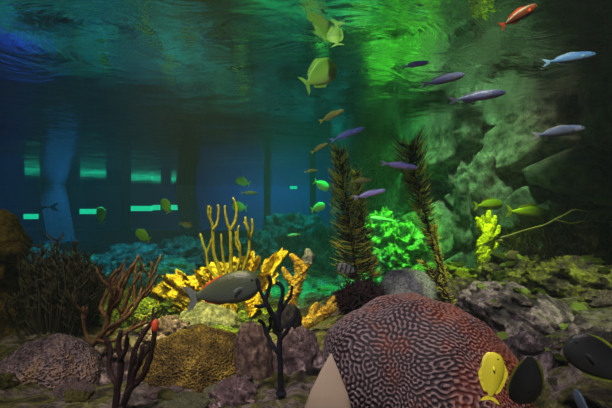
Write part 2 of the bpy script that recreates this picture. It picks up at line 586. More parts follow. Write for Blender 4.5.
# slanted pale pillars by the windows and green hall lights behind them
def pillar(x0, x1, lean, label):
    mb = MB()
    n = 4
    wd = (x1 - x0)
    for k in range(n):
        a = x0 + wd * k / n
        b = a + wd / n * 0.86
        base = len(mb.v)
        for z, dx in ((0.55, lean), (2.7, -lean)):
            for xx, yy in ((a, 9.55), (b, 9.55), (b, 9.85), (a, 9.85)):
                mb.v.append(Vector((xx + dx, yy, z)))
        for q in ((0, 3, 2, 1), (4, 5, 6, 7), (0, 1, 5, 4), (1, 2, 6, 5), (2, 3, 7, 6), (3, 0, 4, 7)):
            mb.f.append(tuple(base + i for i in q))
    mb.box(x0 + lean - 0.08, 9.5, 0.2, x1 + lean + 0.08, 9.9, 0.56)
    o = mb.build('pillar', M['pillar'], smooth=False, origin=((x0 + x1) / 2, 9.7, 0.2))
    return tag(o, label, 'pillar')


pillar(-7.45, -6.85, 0.22, 'pale blue fluted pillar at the far left of the viewing windows')
pillar(-3.62, -3.12, 0.12, 'pale blue fluted pillar behind the tall yellow branches')
for px0, px1, py0, py1, Y, lab in [(24, 38, 214, 219, 13.2, 'short green glowing hall light left of the fluted pillar'),
                               (80, 105, 209, 214, 12.6, 'long green glowing hall light right of the leftmost fluted pillar'),
                               (129, 152, 206, 211, 13, 'long green glowing hall light in the middle of the row'),
                               (152.5, 160, 205, 210, 13, 'small green hall light touching the middle long one'),
                               (171, 179, 205, 210, 13.1, 'last green hall light of the row, left of the orange-faced fish'),
                               (290, 297, 184, 189, 11.5, 'small isolated green hall light above the teal mound')]:
    a, b = P(px0, py1, Y), P(px1, py0, Y)
    rt = thing('hall_light', ((a.x + b.x) / 2, Y, a.z), lab, 'light', 'hall lights behind the windows')
    w_, h_ = (b.x - a.x), (b.z - a.z)
    mb = MB().box(-w_ / 2, -0.03, 0, w_ / 2, 0.03, h_)
    mb.build('tube', M['tube'], rt, smooth=False)
    MB().box(-w_ / 2 - 0.03, 0.03, -0.02, w_ / 2 + 0.03, 0.10, h_ + 0.02).build('housing', M['dark_wall'], rt, smooth=False)


# ---------------------------------------------------------------- boulders and corals
def blob_mesh(name, rx, ry, rz, mat, amp=0.15, freq=2.0, seed=0, nu=56, nv=36, ridge=None, square=1.0):
    mb = MB()
    for i in range(nv + 1):
        th = PI * i / nv
        for j in range(nu):
            a = 2 * PI * j / nu
            d = Vector((math.sin(th) * math.cos(a), math.sin(th) * math.sin(a), math.cos(th)))
            k = 1 + amp * (noise.fractal((d + Vector((seed, seed * 1.7, 0))) * freq, 0.55, 2.1, 6) if amp > 0.11 else fbm(d + Vector((seed, seed * 1.7, 0)), freq, 5))
            if ridge:
                k += ridge[1] * math.sin(ridge[0] * (d.z * 0.4 + d.x) + 3 * noise.noise(d * 2 + Vector((seed, 0, 0))))
            if square != 1.0:
                d = Vector([math.copysign(abs(c) ** square, c) for c in d])
            mb.v.append(Vector((d.x * rx * k, d.y * ry * k, d.z * rz * k)))
    for i in range(nv):
        for j in range(nu):
            a, b = i * nu + j, i * nu + (j + 1) % nu
            mb.f.append((a, a + nu, b + nu, b))
    return mb


def boulder(name, x0, y0, x1, y1, Y, mat, label, cat='rock', group=None, amp=0.15, freq=2.0, seed=0, ry=None, tilt=0.0, res=1.0, ridge=None, square=1.0):
    a, b = P(x0, y1, Y), P(x1, y0, Y)
    c = (a + b) / 2
    rx, rz = (b.x - a.x) / 2, (b.z - a.z) / 2
    ry = ry if ry else min(rx, rz * 1.6) * 0.9
    mb = blob_mesh(name, rx, ry, rz, mat, amp, freq, seed, int(64 * res), int(40 * res), ridge, square)
    o = mb.build(name, M[mat])
    o.location = (c.x, c.y + ry * 0.5, c.z)
    o.rotation_euler = (0, tilt, 0)
    return tag(o, label, cat, group)


# --- maze coral: labyrinth ridges as real relief
def labyrinth(n=512, k0=46, seed=3):
    rng = np.random.default_rng(seed)
    f = np.fft.fft2(rng.standard_normal((n, n)))
    kx = np.fft.fftfreq(n) * n
    kk = np.sqrt(kx[:, None] ** 2 + kx[None, :] ** 2)
    f *= np.exp(-((kk - k0) / (k0 * 0.09)) ** 2)
    g = np.real(np.fft.ifft2(f))
    g /= g.std()
    return g


def maze_coral():
    n = 1024
    g = labyrinth(n, 135)
    Y = 1.12
    lobes = [(P(425, 395, 1.08), 0.27, 0.30, 0.29), (P(398, 388, 1.1), 0.24, 0.26, 0.285), (P(360, 374, 1.03), 0.112, 0.18, 0.165), (P(455, 408, 1.05), 0.2, 0.2, 0.24)]
    c0 = P(415, 410, 1.12)
    # star-shaped surface round c0: union of lobes along each ray
    nu, nv = 900, 340
    V, ridge = [], []
    U = np.linspace(0, 2 * PI, nu, endpoint=False)
    for i in range(nv + 1):
        th = 0.58 * PI * i / nv
        for a in U:
            d = Vector((math.sin(th) * math.cos(a), math.sin(th) * math.sin(a), math.cos(th)))
            acc = 0.0
            for (c, rx, ry, rz) in lobes:
                oc = c0 - c
                A = (d.x / rx) ** 2 + (d.y / ry) ** 2 + (d.z / rz) ** 2
                B = 2 * (oc.x * d.x / rx ** 2 + oc.y * d.y / ry ** 2 + oc.z * d.z / rz ** 2)
                Cc = (oc.x / rx) ** 2 + (oc.y / ry) ** 2 + (oc.z / rz) ** 2 - 1
                D = B * B - 4 * A * Cc
                if D > 0:
                    tt = (-B + math.sqrt(D)) / (2 * A)
                    if tt > 0:
                        acc += tt ** 14
            r = acc ** (1 / 14) if acc > 0 else 0.05
            r *= 0.985
            r += 0.012 * noise.noise(d * 4)
            # azimuthal equal-distance map for the pattern
            u = th / (0.58 * PI) * 0.46
            wq = Vector((u * math.cos(a) * 9, u * math.sin(a) * 9, 0))
            gx = (0.5 + u * math.cos(a) * 0.75 + 0.022 * noise.noise(wq)) * n
            gy = (0.5 + u * math.sin(a) + 0.022 * noise.noise(wq + Vector((7, 3, 5)))) * n
            ix, iy = int(gx), int(gy)
            fx, fy = gx - ix, gy - iy
            ix %= n; iy %= n; jx = (ix + 1) % n; jy = (iy + 1) % n
            s = (g[ix, iy] * (1 - fx) + g[jx, iy] * fx) * (1 - fy) + (g[ix, jy] * (1 - fx) + g[jx, jy] * fx) * fy
            s = math.tanh(s * 1.8)
            ridge.append(s * 0.5 + 0.5)
            V.append(c0 + d * (r + 0.0026 * s))
    Fc = []
    for i in range(nv):
        for j in range(nu):
            a, b = i * nu + j, i * nu + (j + 1) % nu
            Fc.append((a, a + nu, b + nu, b))
    m, t, b = nt('maze_coral')
    at = N(t, 'ShaderNodeAttribute', attribute_name='ridge')
    tc = N(t, 'ShaderNodeTexCoord')
    n1 = N(t, 'ShaderNodeTexNoise', Scale=9.0, Detail=8.0, Roughness=0.7)
    t.links.new(tc.outputs['Object'], n1.inputs['Vector'])
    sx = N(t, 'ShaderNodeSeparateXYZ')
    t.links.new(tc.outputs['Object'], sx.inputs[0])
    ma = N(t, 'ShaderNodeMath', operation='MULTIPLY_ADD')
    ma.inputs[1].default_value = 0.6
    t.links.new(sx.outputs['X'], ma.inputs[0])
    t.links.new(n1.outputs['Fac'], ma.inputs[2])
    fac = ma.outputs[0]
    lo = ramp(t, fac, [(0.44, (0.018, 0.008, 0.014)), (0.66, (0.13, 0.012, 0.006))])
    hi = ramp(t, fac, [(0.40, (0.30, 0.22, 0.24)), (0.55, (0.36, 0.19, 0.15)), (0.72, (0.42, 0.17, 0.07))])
    mx = N(t, 'ShaderNodeMixRGB')
    rr_ = ramp(t, at.outputs['Fac'], [(0.55, (0, 0, 0)), (1.0, (0.85, 0.85, 0.85))])
    t.links.new(rr_.outputs[0], mx.inputs[0])
    t.links.new(lo.outputs[0], mx.inputs[1]); t.links.new(hi.outputs[0], mx.inputs[2])
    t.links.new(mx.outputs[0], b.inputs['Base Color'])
    b.inputs['Roughness'].default_value = 0.6
    mb = MB()
    mb.v, mb.f = V, Fc
    o = mb.build('maze_coral', m, origin=c0)
    at_ = o.data.attributes.new('ridge', 'FLOAT', 'POINT')
    at_.data.foreach_set('value', ridge)
    tag(o, 'huge reddish-brown brain coral dome covered in winding maze ridges', 'coral')


maze_coral()

boulder('coral_boulder', 128, 337, 244, 440, 1.22, 'brown_coral', 'golden-brown rough round coral boulder at the bottom, left of the upright stump', 'coral', amp=0.10, seed=2, res=1.6)
boulder('coral_boulder', -20, 346, 86, 450, 1.2, 'grey_coral', 'grey-purple rounded coral boulder in the bottom left corner', 'coral', amp=0.10, seed=5, res=1.6)
boulder('rock_stump', 233, 327, 271, 415, 1.25, 'stump', 'upright purple-brown stump-shaped rock with a pale flat top', 'rock', amp=0.12, freq=3, seed=7, square=0.75, res=1.3, tilt=-0.05)
boulder('pale_rock', 262, 336, 326, 440, 1.32, 'purple_rock', 'tall pale purplish rock between the upright stump and the maze coral', 'rock', amp=0.22, freq=2.5, seed=9, res=1.5, tilt=0.1)
boulder('pale_rock', 205, 388, 262, 440, 1.02, 'purple_rock', 'low purple-grey rock at the bottom edge below the upright stump', 'rock', amp=0.25, freq=3, seed=11, res=1.3)
boulder('pale_rock', 62, 356, 140, 450, 1.35, 'purple_rock', 'mottled purplish rock behind the dark forked gorgonian at bottom left', 'rock', amp=0.3, freq=2.5, seed=13, res=1.4)
boulder('ridged_coral', 172, 306, 236, 350, 1.75, 'ridged', 'grey-green ridged dome coral beneath the large grey fish', 'coral', amp=0.1, seed=15, ridge=(16, 0.03), res=1.4)
boulder('ridged_coral', 214, 305, 300, 352, 1.9, 'green_coral', 'yellow-green dimpled coral mound behind the upright stump', 'coral', amp=0.15, seed=17, res=1.4)
boulder('green_coral_head', 88, 288, 132, 345, 1.9, 'green_coral', 'olive green coral head behind the brown branching coral', 'coral', amp=0.2, seed=19, res=1.2)
boulder('green_coral_head', 124, 300, 156, 330, 1.75, 'green_coral', 'bright green dimpled coral knob beside the red-tipped branch', 'coral', amp=0.15, seed=20, res=1.2)
boulder('rubble_rock', 138, 322, 186, 355, 1.6, 'purple_rock', 'pinkish mottled rock right of the red-tipped dark branch', 'rock', amp=0.3, freq=3, seed=21)
boulder('moss_rock', 150, 288, 200, 326, 2.1, 'green_coral', 'mossy yellow-green rock under the tail of the grey fish', 'rock', amp=0.3, seed=23)
boulder('rubble_rock', 196, 330, 240, 352, 1.5, 'green_coral', 'small lime lump between the brown boulder and the stump', 'rock', amp=0.25, seed=24)
boulder('grey_rock', 382, 270, 440, 318, 2.0, 'grey_rock', 'smooth blue-grey rounded rock behind the maze coral', 'rock', amp=0.06, freq=1.5, seed=25)
boulder('dark_lump', 271, 306, 301, 340, 1.5, 'black_lump', 'glossy black lump behind the small black branching coral', 'sponge', amp=0.12, seed=27, tilt=0.5)

# right reef shelf
rr = [
    (540, 262, 650, 318, 1.75, 'mossy', 'broad brown shelf rock with yellow moss at the right edge', 0.14, 31, 0.12),
    (490, 258, 560, 306, 2.1, 'mossy', 'lumpy mossy rock below the dark fan on the right', 0.2, 33, 0.0),
    (440, 285, 510, 335, 1.9, 'mossy', 'yellow-spotted rock just right of the grey rounded rock', 0.25, 35, 0.2),
    (470, 300, 640, 372, 1.45, 'mossy_grey', 'long grey sloping rock running down to the right edge', 0.14, 37, 0.38),
    (495, 345, 590, 450, 1.15, 'mossy_grey', 'dark grey creviced rock behind the yellow tang', 0.25, 39, 0.5),
    (570, 335, 680, 460, 1.15, 'mossy_grey', 'dark rock in the bottom right corner behind the black fish', 0.2, 41, 0.3),
    (430, 268, 480, 300, 2.6, 'mossy', 'small mossy boulder at the foot of the lime coral', 0.2, 43, 0.0),
    (590, 300, 680, 345, 1.5, 'mossy', 'green-streaked rock at the right edge under the shelf', 0.2, 44, 0.1),
]
for x0, y0, x1, y1, Y, mt, lab, amp, sd, tl in rr:
    boulder('reef_rock', x0, y0, x1, y1, Y, mt, lab, 'rock', None, amp=amp, freq=2.4, seed=sd, tilt=tl, res=1.5)

# small encrusting lumps growing on the reef shelf
rng = random.Random(31)
enc = []
for k in range(4):
    mb = blob_mesh('lump', 1, 1, 0.6, None, 0.4, 2.2, 300 + k, 26, 16)
    enc.append([mb.mesh('lump_%s' % mn, M[mn]) for mn in ('green_coral', 'purple_rock', 'mossy', 'moss_lime')])
for host in [o for o in C.objects if o.name.startswith('reef_rock')]:
    mw = Matrix.Translation(host.location) @ host.rotation_euler.to_matrix().to_4x4()
    vs_ = [v for v in host.data.vertices if (mw.to_3x3() @ v.normal).z > 0.25 and (mw.to_3x3() @ v.normal).y < 0.1]
    for v in rng.sample(vs_, min(20, len(vs_))):
        p = mw @ v.co
        r = rng.uniform(0.010, 0.032) * p.y / 1.5
        o = bpy.data.objects.new('encrusting_coral', rng.choice(enc)[rng.choice([0, 0, 1, 2, 3])])
        C.objects.link(o)
        o.location = p
        o.scale = (r * rng.uniform(0.8, 1.6), r, r * rng.uniform(0.5, 1.0))
        o.rotation_euler = (rng.uniform(-.5, .5), rng.uniform(-.5, .5), rng.uniform(0, 6.28))
        tag(o, 'small encrusting coral lump growing on the rocky shelf at right', 'coral', 'encrusting coral lumps on the right reef shelf')

# green lit mound behind the plumes
for k, (x0, y0, x1, y1, Y, lab) in enumerate([
    (366, 214, 400, 262, 4.0, 'bright green lumpy coral below the small shark'),
    (388, 226, 436, 276, 3.9, 'bright green coral mound between the two dark plumes'),
    (404, 200, 434, 240, 4.4, 'upper green coral lump behind the right dark plume'),
    (432, 232, 476, 280, 3.7, 'dim green rock left of the lime coral'),
    (372, 250, 410, 285, 3.4, 'green rock low behind the grey rounded rock')]):
    boulder('green_reef_mound', x0, y0, x1, y1, Y, 'mound', lab, 'coral', None, amp=0.38, freq=3.2, seed=50 + k, res=1.3)

# distant teal mounds
for k, (x0, y0, x1, y1, Y, lab) in enumerate([
    (262, 214, 326, 270, 5.4, 'large hazy teal boulder between yellow branches and dark plume'),
    (300, 228, 350, 282, 4.6, 'hazy teal rock left of the dark plume'),
    (228, 236, 280, 282, 5.0, 'hazy teal rock behind the yellow ruffled coral'),
    (150, 240, 206, 275, 5.6, 'dim teal rock mound left of the tall yellow branches'),
    (95, 246, 160, 282, 5.0, 'dim teal rock mound behind the brown branching coral'),
    (60, 262, 110, 296, 3.6, 'dark teal rock behind the black bushy gorgonian'),
    (330, 246, 372, 290, 4.2, 'teal-green rock behind the tall dark plume'),
    (10, 250, 60, 284, 3.8, 'dark teal rock behind the bushy gorgonian near the left edge'),
    (112, 256, 150, 284, 4.1, 'low teal rock beneath the yellow-green disc fish'),
    (196, 248, 236, 276, 4.2, 'teal rock seen through the tall yellow branches'),
    (170, 236, 205, 256, 7.0, 'far dim teal rock under the orange-faced fish'),
    (-10, 240, 40, 262, 6.0, 'far dim teal rock at the left edge below the long dark shark')]):
    boulder('distant_rock', x0, y0, x1, y1, Y, 'bg_rock', lab, 'rock', None, amp=0.3, freq=2.6, seed=70 + k)

# rocks on the right behind the shelf
for k, (x0, y0, x1, y1, Y, lab) in enumerate([
    (470, 150, 540, 262, 3.1, 'tall dark green rock behind the lime coral'),
    (452, 130, 500, 200, 3.6, 'upper green rock face above the lime coral'),
    (402, 150, 450, 205, 4.9, 'green rock block behind the top of the right dark plume'),
    (540, 190, 640, 280, 2.6, 'dark rock mass behind the brown fan at the right edge')]):
    boulder('wall_boulder', x0, y0, x1, y1, Y, 'wall_rock', lab, 'rock', None, amp=0.25, freq=2.0, seed=90 + k, square=0.75, res=1.3)

# rubble stones strewn over the reef floor
rng = random.Random(77)
rub = []
for k in range(5):
    mb = blob_mesh('rubble', 1, 0.9, 0.7, None, 0.35, 2.4, 200 + k, 30, 20, square=0.85)
    rub.append([mb.mesh('rubble_%s' % mn, M[mn]) for mn in ('purple_rock', 'mossy', 'ridged', 'green_coral')])
for k in range(150):
    Y = 0.95 + 4.2 * rng.random() ** 1.6
    x = rng.uniform(-0.95, 0.9 if Y < 3 else 0.2) * Y
    if (x / Y * F + 306) > 330 and Y < 1.5: continue
    z = floor_h(x, Y)
    r = rng.uniform(0.018, 0.055) * (0.7 + Y * 0.35)
    o = bpy.data.objects.new('rubble_stone', rng.choice(rub)[rng.choice([0, 0, 1, 1, 2, 3])])
    C.objects.link(o)
    o.location = (x, Y, z + r * 0.15)
    o.scale = (r * rng.uniform(0.8, 1.4), r, r * rng.uniform(0.6, 1.1))
    o.rotation_euler = (rng.uniform(-.4, .4), rng.uniform(-.4, .4), rng.uniform(0, 6.28))
    tag(o, 'small rough rubble stone lying among the corals on the reef floor', 'stone', 'rubble stones on the reef floor')

# left column sponge
rt = thing('column_sponge', P(8, 345, 1.9), 'thick brown stacked sponge column at the left edge', 'sponge')
mb = MB()
pp, rd = [], []
for i in range(46):
    t_ = i / 45
    pp.append(P(6 + 3 * math.sin(t_ * 5), 350 - 134 * t_, 1.9) - rt.location)
    rd.append((17 + 2.2 * math.sin(t_ * 26) + 2.5 * math.sin(t_ * 9 + 1)) * 1.9 / F * (1 if t_ < 0.93 else 0.9 - (t_ - 0.93) * 4))
mb.tube(pp, rd, 28, jit=0.10)
mb.build('trunk', M['column'], rt)
mb = MB().ball(P(14, 252, 1.8) - rt.location, 0.062, 20, 14, (1.1, 1, 0.85))
mb.build('knob', M['column'], rt)


# --- branching helper: recursive forked tubes, each main branch its own mesh
def wob(p0, p1, n, amp, seed, arch=0.0, side=None):
    out = []
    d = p1 - p0
    L = d.length
    for i in range(n + 1):
        s = i / n
        q = p0 + d * s
        e = amp * L * math.sin(PI * s) if n else 0
        q += Vector((noise.noise(Vector((s * 3, seed, 1))), noise.noise(Vector((s * 3, seed, 7))), noise.noise(Vector((s * 3, seed, 13))))) * e * 1.6
        out.append(q)
    return out


def gorgonian(name, base, tips, r0, r1, mat, label, cat='coral', Y=1.5, knobs=0.0, tipmat=None, hold=0.013, twigs=0):
    rt_ = random.Random(len(label))
    """base and joints given as photo points; tips = list of polylines [(px,py,dY)...]"""
    root = thing(name, P(base[0], base[1], Y), label, cat)
    L0 = root.location
    mb = MB()
    mb.ball((0, 0, -hold * 0.3), hold, 14, 8, (1.2, 1.2, 0.7))
    mb.build('holdfast', M[mat], root)
    for bi, poly in enumerate(tips):
        pts = [P(a[0], a[1], Y + a[2]) for a in poly]
        path = []
        for i in range(len(pts) - 1):
            seg = wob(pts[i], pts[i + 1], 6, 0.10, bi * 3.3 + i)
            path += seg if i == 0 else seg[1:]
        # smooth
        for _ in range(3):
            path = [path[0]] + [(path[i - 1] + path[i] * 2 + path[i + 1]) / 4 for i in range(1, len(path) - 1)] + [path[-1]]
        n = len(path)
        th = poly[0][3] if len(poly[0]) > 3 else 1.0
        rad = [(r0 * th * (1 - i / (n - 1)) + r1 * (i / (n - 1))) * (1 + knobs * math.sin(i * 2.1 + bi)) for i in range(n)]
        path = [q - L0 for q in path]
        MB().tube(path, rad, 10, jit=0.35 if knobs else 0.2, seed=bi).build('branch', M[mat], root)
        for q in range(twigs):
            i = rt_.randrange(n // 3, n - 3)
            ax = (path[i + 2] - path[i]).normalized()
            e = (Vector((rt_.uniform(-1, 1), rt_.uniform(-.6, .6), rt_.uniform(-0.2, 1))) + ax * 0.9).normalized()
            ln = rt_.uniform(0.03, 0.075) * Y
            p2 = path[i] + e * ln * 0.5
            p3 = p2 + (e + Vector((0.1, 0, 0.7))).normalized() * ln * 0.6
            r_ = rad[i] * 0.75
            MB().tube([path[i], path[i].lerp(p2, 0.5), p2, p2.lerp(p3, 0.5), p3], [r_, r_, r_ * 0.95, r_ * 0.85, r_ * 0.6], 8, jit=0.25, seed=q).build('twig', M[mat], root)
        if tipmat and bi in tipmat[1]:
            MB().ball(path[-1], rad[-1] * 1.7, 14, 10, (0.9, 0.9, 1.7)).build('tip', M[tipmat[0]], root)
    return root


# dark forked gorgonian bottom left, red tip
gorgonian('forked_gorgonian', (118, 408), [
    [(116, 410, 0, 1.0), (118, 385, 0), (122, 365, 0), (118, 345, 0), (121, 331, 0)],
    [(122, 410, 0.02, 1.0), (128, 390, 0.01), (142, 378, 0), (150, 360, -0.01), (154, 338, -0.02), (155, 326, -0.02)],
    [(128, 392, 0.02, 0.8), (131, 370, 0.02), (134, 352, 0.02), (142, 336, 0.02), (152, 322, 0.03)],
    [(132, 388, 0, 0.7), (134, 374, 0), (140, 362, -0.02), (142, 345, -0.02)],
    [(117, 385, 0, 0.7), (108, 368, 0.02), (111, 352, 0.03), (107, 340, 0.03)],
    [(119, 362, 0, 0.6), (126, 350, -0.02), (127, 338, -0.02)]],
    0.0095, 0.0058, 'branch_dark', 'near-black forked gorgonian with a red tip at bottom left', Y=0.95, knobs=0.05, twigs=1, tipmat=('red_tip', [1]))

gorgonian('branching_coral', (84, 352), [
    [(82, 354, 0, 1.3), (94, 343, 0), (106, 330, 0), (108, 315, 0), (116, 300, 0), (120, 284, 0), (128, 272, 0), (139, 257, 0)],
    [(95, 342, 0, 1.0), (110, 334, 0.04), (122, 318, 0.05), (126, 303, 0.05), (131, 288, 0.05), (138, 278, 0.05), (144, 266, 0.05)],
    [(104, 332, 0, 0.9), (118, 322, -0.03), (133, 312, -0.03), (140, 298, -0.03), (150, 288, -0.03), (158, 275, -0.03)],
    [(107, 318, 0, 0.9), (100, 308, 0.02), (107, 292, 0.03), (113, 281, 0.03), (121, 268, 0.03)],
    [(113, 308, 0, 0.8), (120, 300, -0.04), (124, 286, -0.04), (128, 276, -0.04), (134, 264, -0.04)],
    [(122, 318, 0.03, 0.8), (130, 306, 0.05), (141, 300, 0.05), (149, 284, 0.05), (152, 262, 0.05)],
    [(90, 346, 0, 0.8), (86, 334, 0.02), (83, 320, 0.03), (87, 308, 0.03)],
    [(97, 340, 0, 0.7), (112, 342, -0.04), (126, 333, -0.05), (146, 322, -0.05)],
    [(108, 314, 0, 0.7), (112, 296, -0.05), (109, 280, -0.06), (117, 270, -0.06)]],
    0.0105, 0.0052, 'branch_brown', 'brown many-branched antler coral leaning right at the left', Y=1.35, knobs=0.08, twigs=3)

gorgonian('small_black_coral', (281, 392), [
    [(281, 394, 0, 1.0), (281, 372, 0), (279, 352, 0), (280, 338, 0), (278, 318, 0), (281, 302, 0), (283, 290, 0), (280, 284, 0), (276, 283, 0)],
    [(281, 356, 0, 0.9), (272, 345, 0.01), (266, 333, 0.02), (264, 324, 0.02), (259, 320, 0.02)],
    [(279, 330, 0, 0.9), (273, 316, -0.01), (268, 305, -0.02), (263, 296, -0.02), (259, 288, -0.02), (257, 279, -0.02)],
    [(267, 304, -0.02, 0.7), (260, 307, -0.02), (255, 306, -0.02)],
    [(265, 300, -0.02, 0.7), (269, 290, -0.02), (271, 281, -0.02), (268, 276, -0.02)],
    [(280, 312, 0, 0.7), (286, 303, 0.02), (291, 296, 0.02), (292, 286, 0.02)],
    [(280, 340, 0, 0.7), (288, 330, -0.02), (294, 318, -0.02), (298, 309, -0.02)],
    [(266, 334, 0.02, 0.6), (271, 326, 0.03), (270, 318, 0.03)]],
    0.0085, 0.005, 'branch_black', 'small black branching coral in front of the pale purplish rock', Y=1.0, knobs=0.06)

# tall yellow branches
gorgonian('yellow_branch_coral', (232, 284), [
    [(226, 288, 0, 1.1), (220, 272, 0), (214, 256, 0), (213, 240, 0), (213, 228, 0), (210, 219, 0), (211, 208, 0)],
    [(213, 230, 0, 0.8), (217, 224, 0.01), (219, 214, 0.01), (218, 205, 0.01)],
    [(211, 222, 0, 0.7), (208, 215, -0.01), (209, 206, -0.01)],
    [(232, 285, 0, 1.2), (231, 268, 0), (231, 248, 0), (230, 230, 0), (226, 220, 0), (225, 206, 0)],
    [(230, 231, 0, 1.0), (236, 220, 0.01), (237, 208, 0.01), (233, 198, 0.01)],
    [(236, 286, 0, 1.2), (245, 266, 0), (249, 250, 0), (250, 238, 0), (247, 226, 0), (245, 217, 0)],
    [(250, 238, 0, 0.9), (253, 230, 0), (252, 219, 0)],
    [(250, 240, 0, 0.8), (248, 230, -0.02), (244, 222, -0.02)],
    [(233, 280, 0, 1.0), (240, 262, -0.02), (240, 246, -0.02), (237, 238, -0.02), (239, 226, -0.02)],
    [(240, 252, -0.02, 0.8), (236, 244, -0.02), (236, 232, -0.02)],
    [(222, 284, 0, 1.0), (208, 268, 0.02), (206, 252, 0.02), (200, 234, 0.02)],
    [(228, 286, 0, 0.8), (224, 264, 0.03), (222, 248, 0.03), (221, 234, 0.03)],
    [(206, 256, 0.02, 0.7), (210, 246, 0.02), (212, 238, 0.02)]],
    0.0098, 0.006, 'yellow_stem', 'tall slender yellow branching gorgonian rising above the ruffled yellow coral', Y=1.85, knobs=0.05)


def blade(root, pts, widths, Y, mat, flat=0.32, ridge=0.10, rk=1.6, seed=0, name='blade'):
    L0 = root.location
    P3 = [P(a[0], a[1], Y + (a[2] if len(a) > 2 else 0)) - L0 for a in pts]
    path, wd = [], []
    K = 20
    for i in range(len(P3) - 1):
        for j in range(K):
            s = j / K
            path.append(P3[i].lerp(P3[i + 1], s))
            wd.append((widths[i] * (1 - s) + widths[i + 1] * s) * Y / F)
    path.append(P3[-1]); wd.append(widths[-1] * Y / F)
    for _ in range(5):
        path = [path[0]] + [(path[i - 1] + path[i] * 2 + path[i + 1]) / 4 for i in range(1, len(path) - 1)] + [path[-1]]
    mb = MB().tube(path, wd, 30, flat=flat, ridge=ridge, rk=rk, jit=0.16 if mat == 'lime' else 0.45, seed=seed)
    return mb.build(name, M[mat], root)


rt = thing('ruffled_coral', P(235, 300, 1.95), 'bright yellow ruffled coral spreading behind the large grey fish', 'coral')
def fan(root, base, tl, tr, Y, mat, seed, ruffle=0.03, waves=3.0):
    L0 = root.location
    B, TL, TR = P(*base, Y) - L0, P(*tl, Y + 0.04 * math.sin(seed * 2.1)) - L0, P(*tr, Y + 0.05 * math.cos(seed * 1.7)) - L0
    nu_, nv_ = 56, 34
    mb = MB()
    side = (TR - TL).normalized()
    for s_ in (0, 1):
        for j in range(nv_ + 1):
            v = j / nv_
            for i in range(nu_ + 1):
                u = i / nu_
                top = TL.lerp(TR, u)
                jag = 1 + 0.16 * noise.noise(Vector((u * 7, seed, 0))) + 0.12 * abs(noise.noise(Vector((u * 22, seed, 3)))) - 0.25 * (2 * u - 1) ** 4
                p = B.lerp(top, v * jag) + side * ((u - 0.5) * 0.03)
                p = p + Vector((0, 1, 0)) * (ruffle * (0.35 + v) * math.sin(u * PI * 2 * waves + seed + 2 * v))
                p += Vector((0, 1, 0)) * (0.005 * math.sin(v * 46 + 3 * noise.noise(Vector((u * 5, seed, v * 3)))))
                p += Vector((noise.noise(p * 45), noise.noise(p * 45 + Vector((9, 0, 0))), noise.noise(p * 45 + Vector((0, 9, 0))))) * 0.008
                th = 0.006 * (1.3 - v)
                edge = min(1, min(u, 1 - u) * 10, (1 - v) * 8 + 0.1)
                mb.v.append(p + Vector((0, (1 if s_ else -1) * th * edge, 0)))
    W_ = nu_ + 1
    T = W_ * (nv_ + 1)
    for j in range(nv_):
        for i in range(nu_):
            a_ = j * W_ + i
            mb.f.append((a_, a_ + 1, a_ + W_ + 1, a_ + W_))
            mb.f.append((T + a_, T + a_ + W_, T + a_ + W_ + 1, T + a_ + 1))
    rim = [i for i in range(W_)] + [j * W_ + nu_ for j in range(1, nv_ + 1)] + [nv_ * W_ + i for i in range(nu_ - 1, -1, -1)] + [j * W_ for j in range(nv_ - 1, 0, -1)]
    for q in range(len(rim)):
        a_, b_ = rim[q], rim[(q + 1) % len(rim)]
        mb.f.append((b_, a_, T + a_, T + b_))
    return mb.build('fan_blade', M[mat], root)


for k, (b_, tl_, tr_, dy_, wv) in enumerate([
        ((250, 302), (266, 258), (292, 247), 0.02, 1.5), ((240, 300), (226, 262), (262, 253), 0.06, 2.5),
        ((228, 300), (198, 268), (228, 262), 0.03, 2.5), ((215, 302), (180, 284), (202, 268), 0.0, 2.0),
        ((212, 308), (166, 298), (182, 280), -0.02, 2.0), ((244, 304), (260, 272), (282, 278), -0.04, 1.5),
        ((206, 306), (156, 284), (180, 268), 0.12, 2.0), ((190, 312), (146, 296), (164, 280), 0.1, 2.0),
        ((232, 320), (203, 294), (238, 288), -0.10, 2.0), ((250, 316), (240, 290), (272, 294), -0.10, 2.0)]):
    fan(rt, b_, tl_, tr_, 1.95 + dy_, 'yellow', k * 1.3 + 1, 0.022, wv)
blade(rt, [(226, 336), (225, 318), (226, 304)], [2.6, 2.4, 3], 1.8, 'yellow', flat=1, seed=20, name='stem')

rt = thing('antler_coral', P(292, 306, 1.9), 'yellow antler coral with a pale tip, right of the ruffled coral', 'coral')
blade(rt, [(290, 312), (293, 294), (300, 276), (309, 262)], [6, 5.5, 5, 3], 1.9, 'orange', flat=0.6, seed=30, name='branch')
blade(rt, [(300, 276), (299, 264), (291, 255)], [4.5, 4.5, 2.5], 1.9, 'orange', flat=0.5, seed=31, name='branch')
blade(rt, [(308, 263), (309, 256), (307, 250)], [4.5, 5, 2.5], 1.9, 'grey_rock', flat=0.6, seed=32, name='tip')['label'] = 'pale grey branch tip'
blade(rt, [(296, 285), (288, 278), (283, 268)], [3.5, 3.5, 2], 1.9, 'orange', flat=0.5, seed=34, name='branch')
rt = thing('orange_branch_coral', P(300, 324, 1.7), 'orange-brown coral branch lying low towards the black crinoid', 'coral')
blade(rt, [(296, 328), (312, 320), (326, 312), (338, 305)], [6, 5.5, 5, 3], 1.7, 'orange', flat=0.6, seed=40, name='branch')
blade(rt, [(312, 320), (314, 310), (317, 303)], [4.5, 4, 2], 1.7, 'orange', flat=0.6, seed=41, name='branch')
blade(rt, [(326, 312), (331, 303), (335, 297)], [3.5, 3, 2], 1.7, 'orange', flat=0.6, seed=42, name='branch')

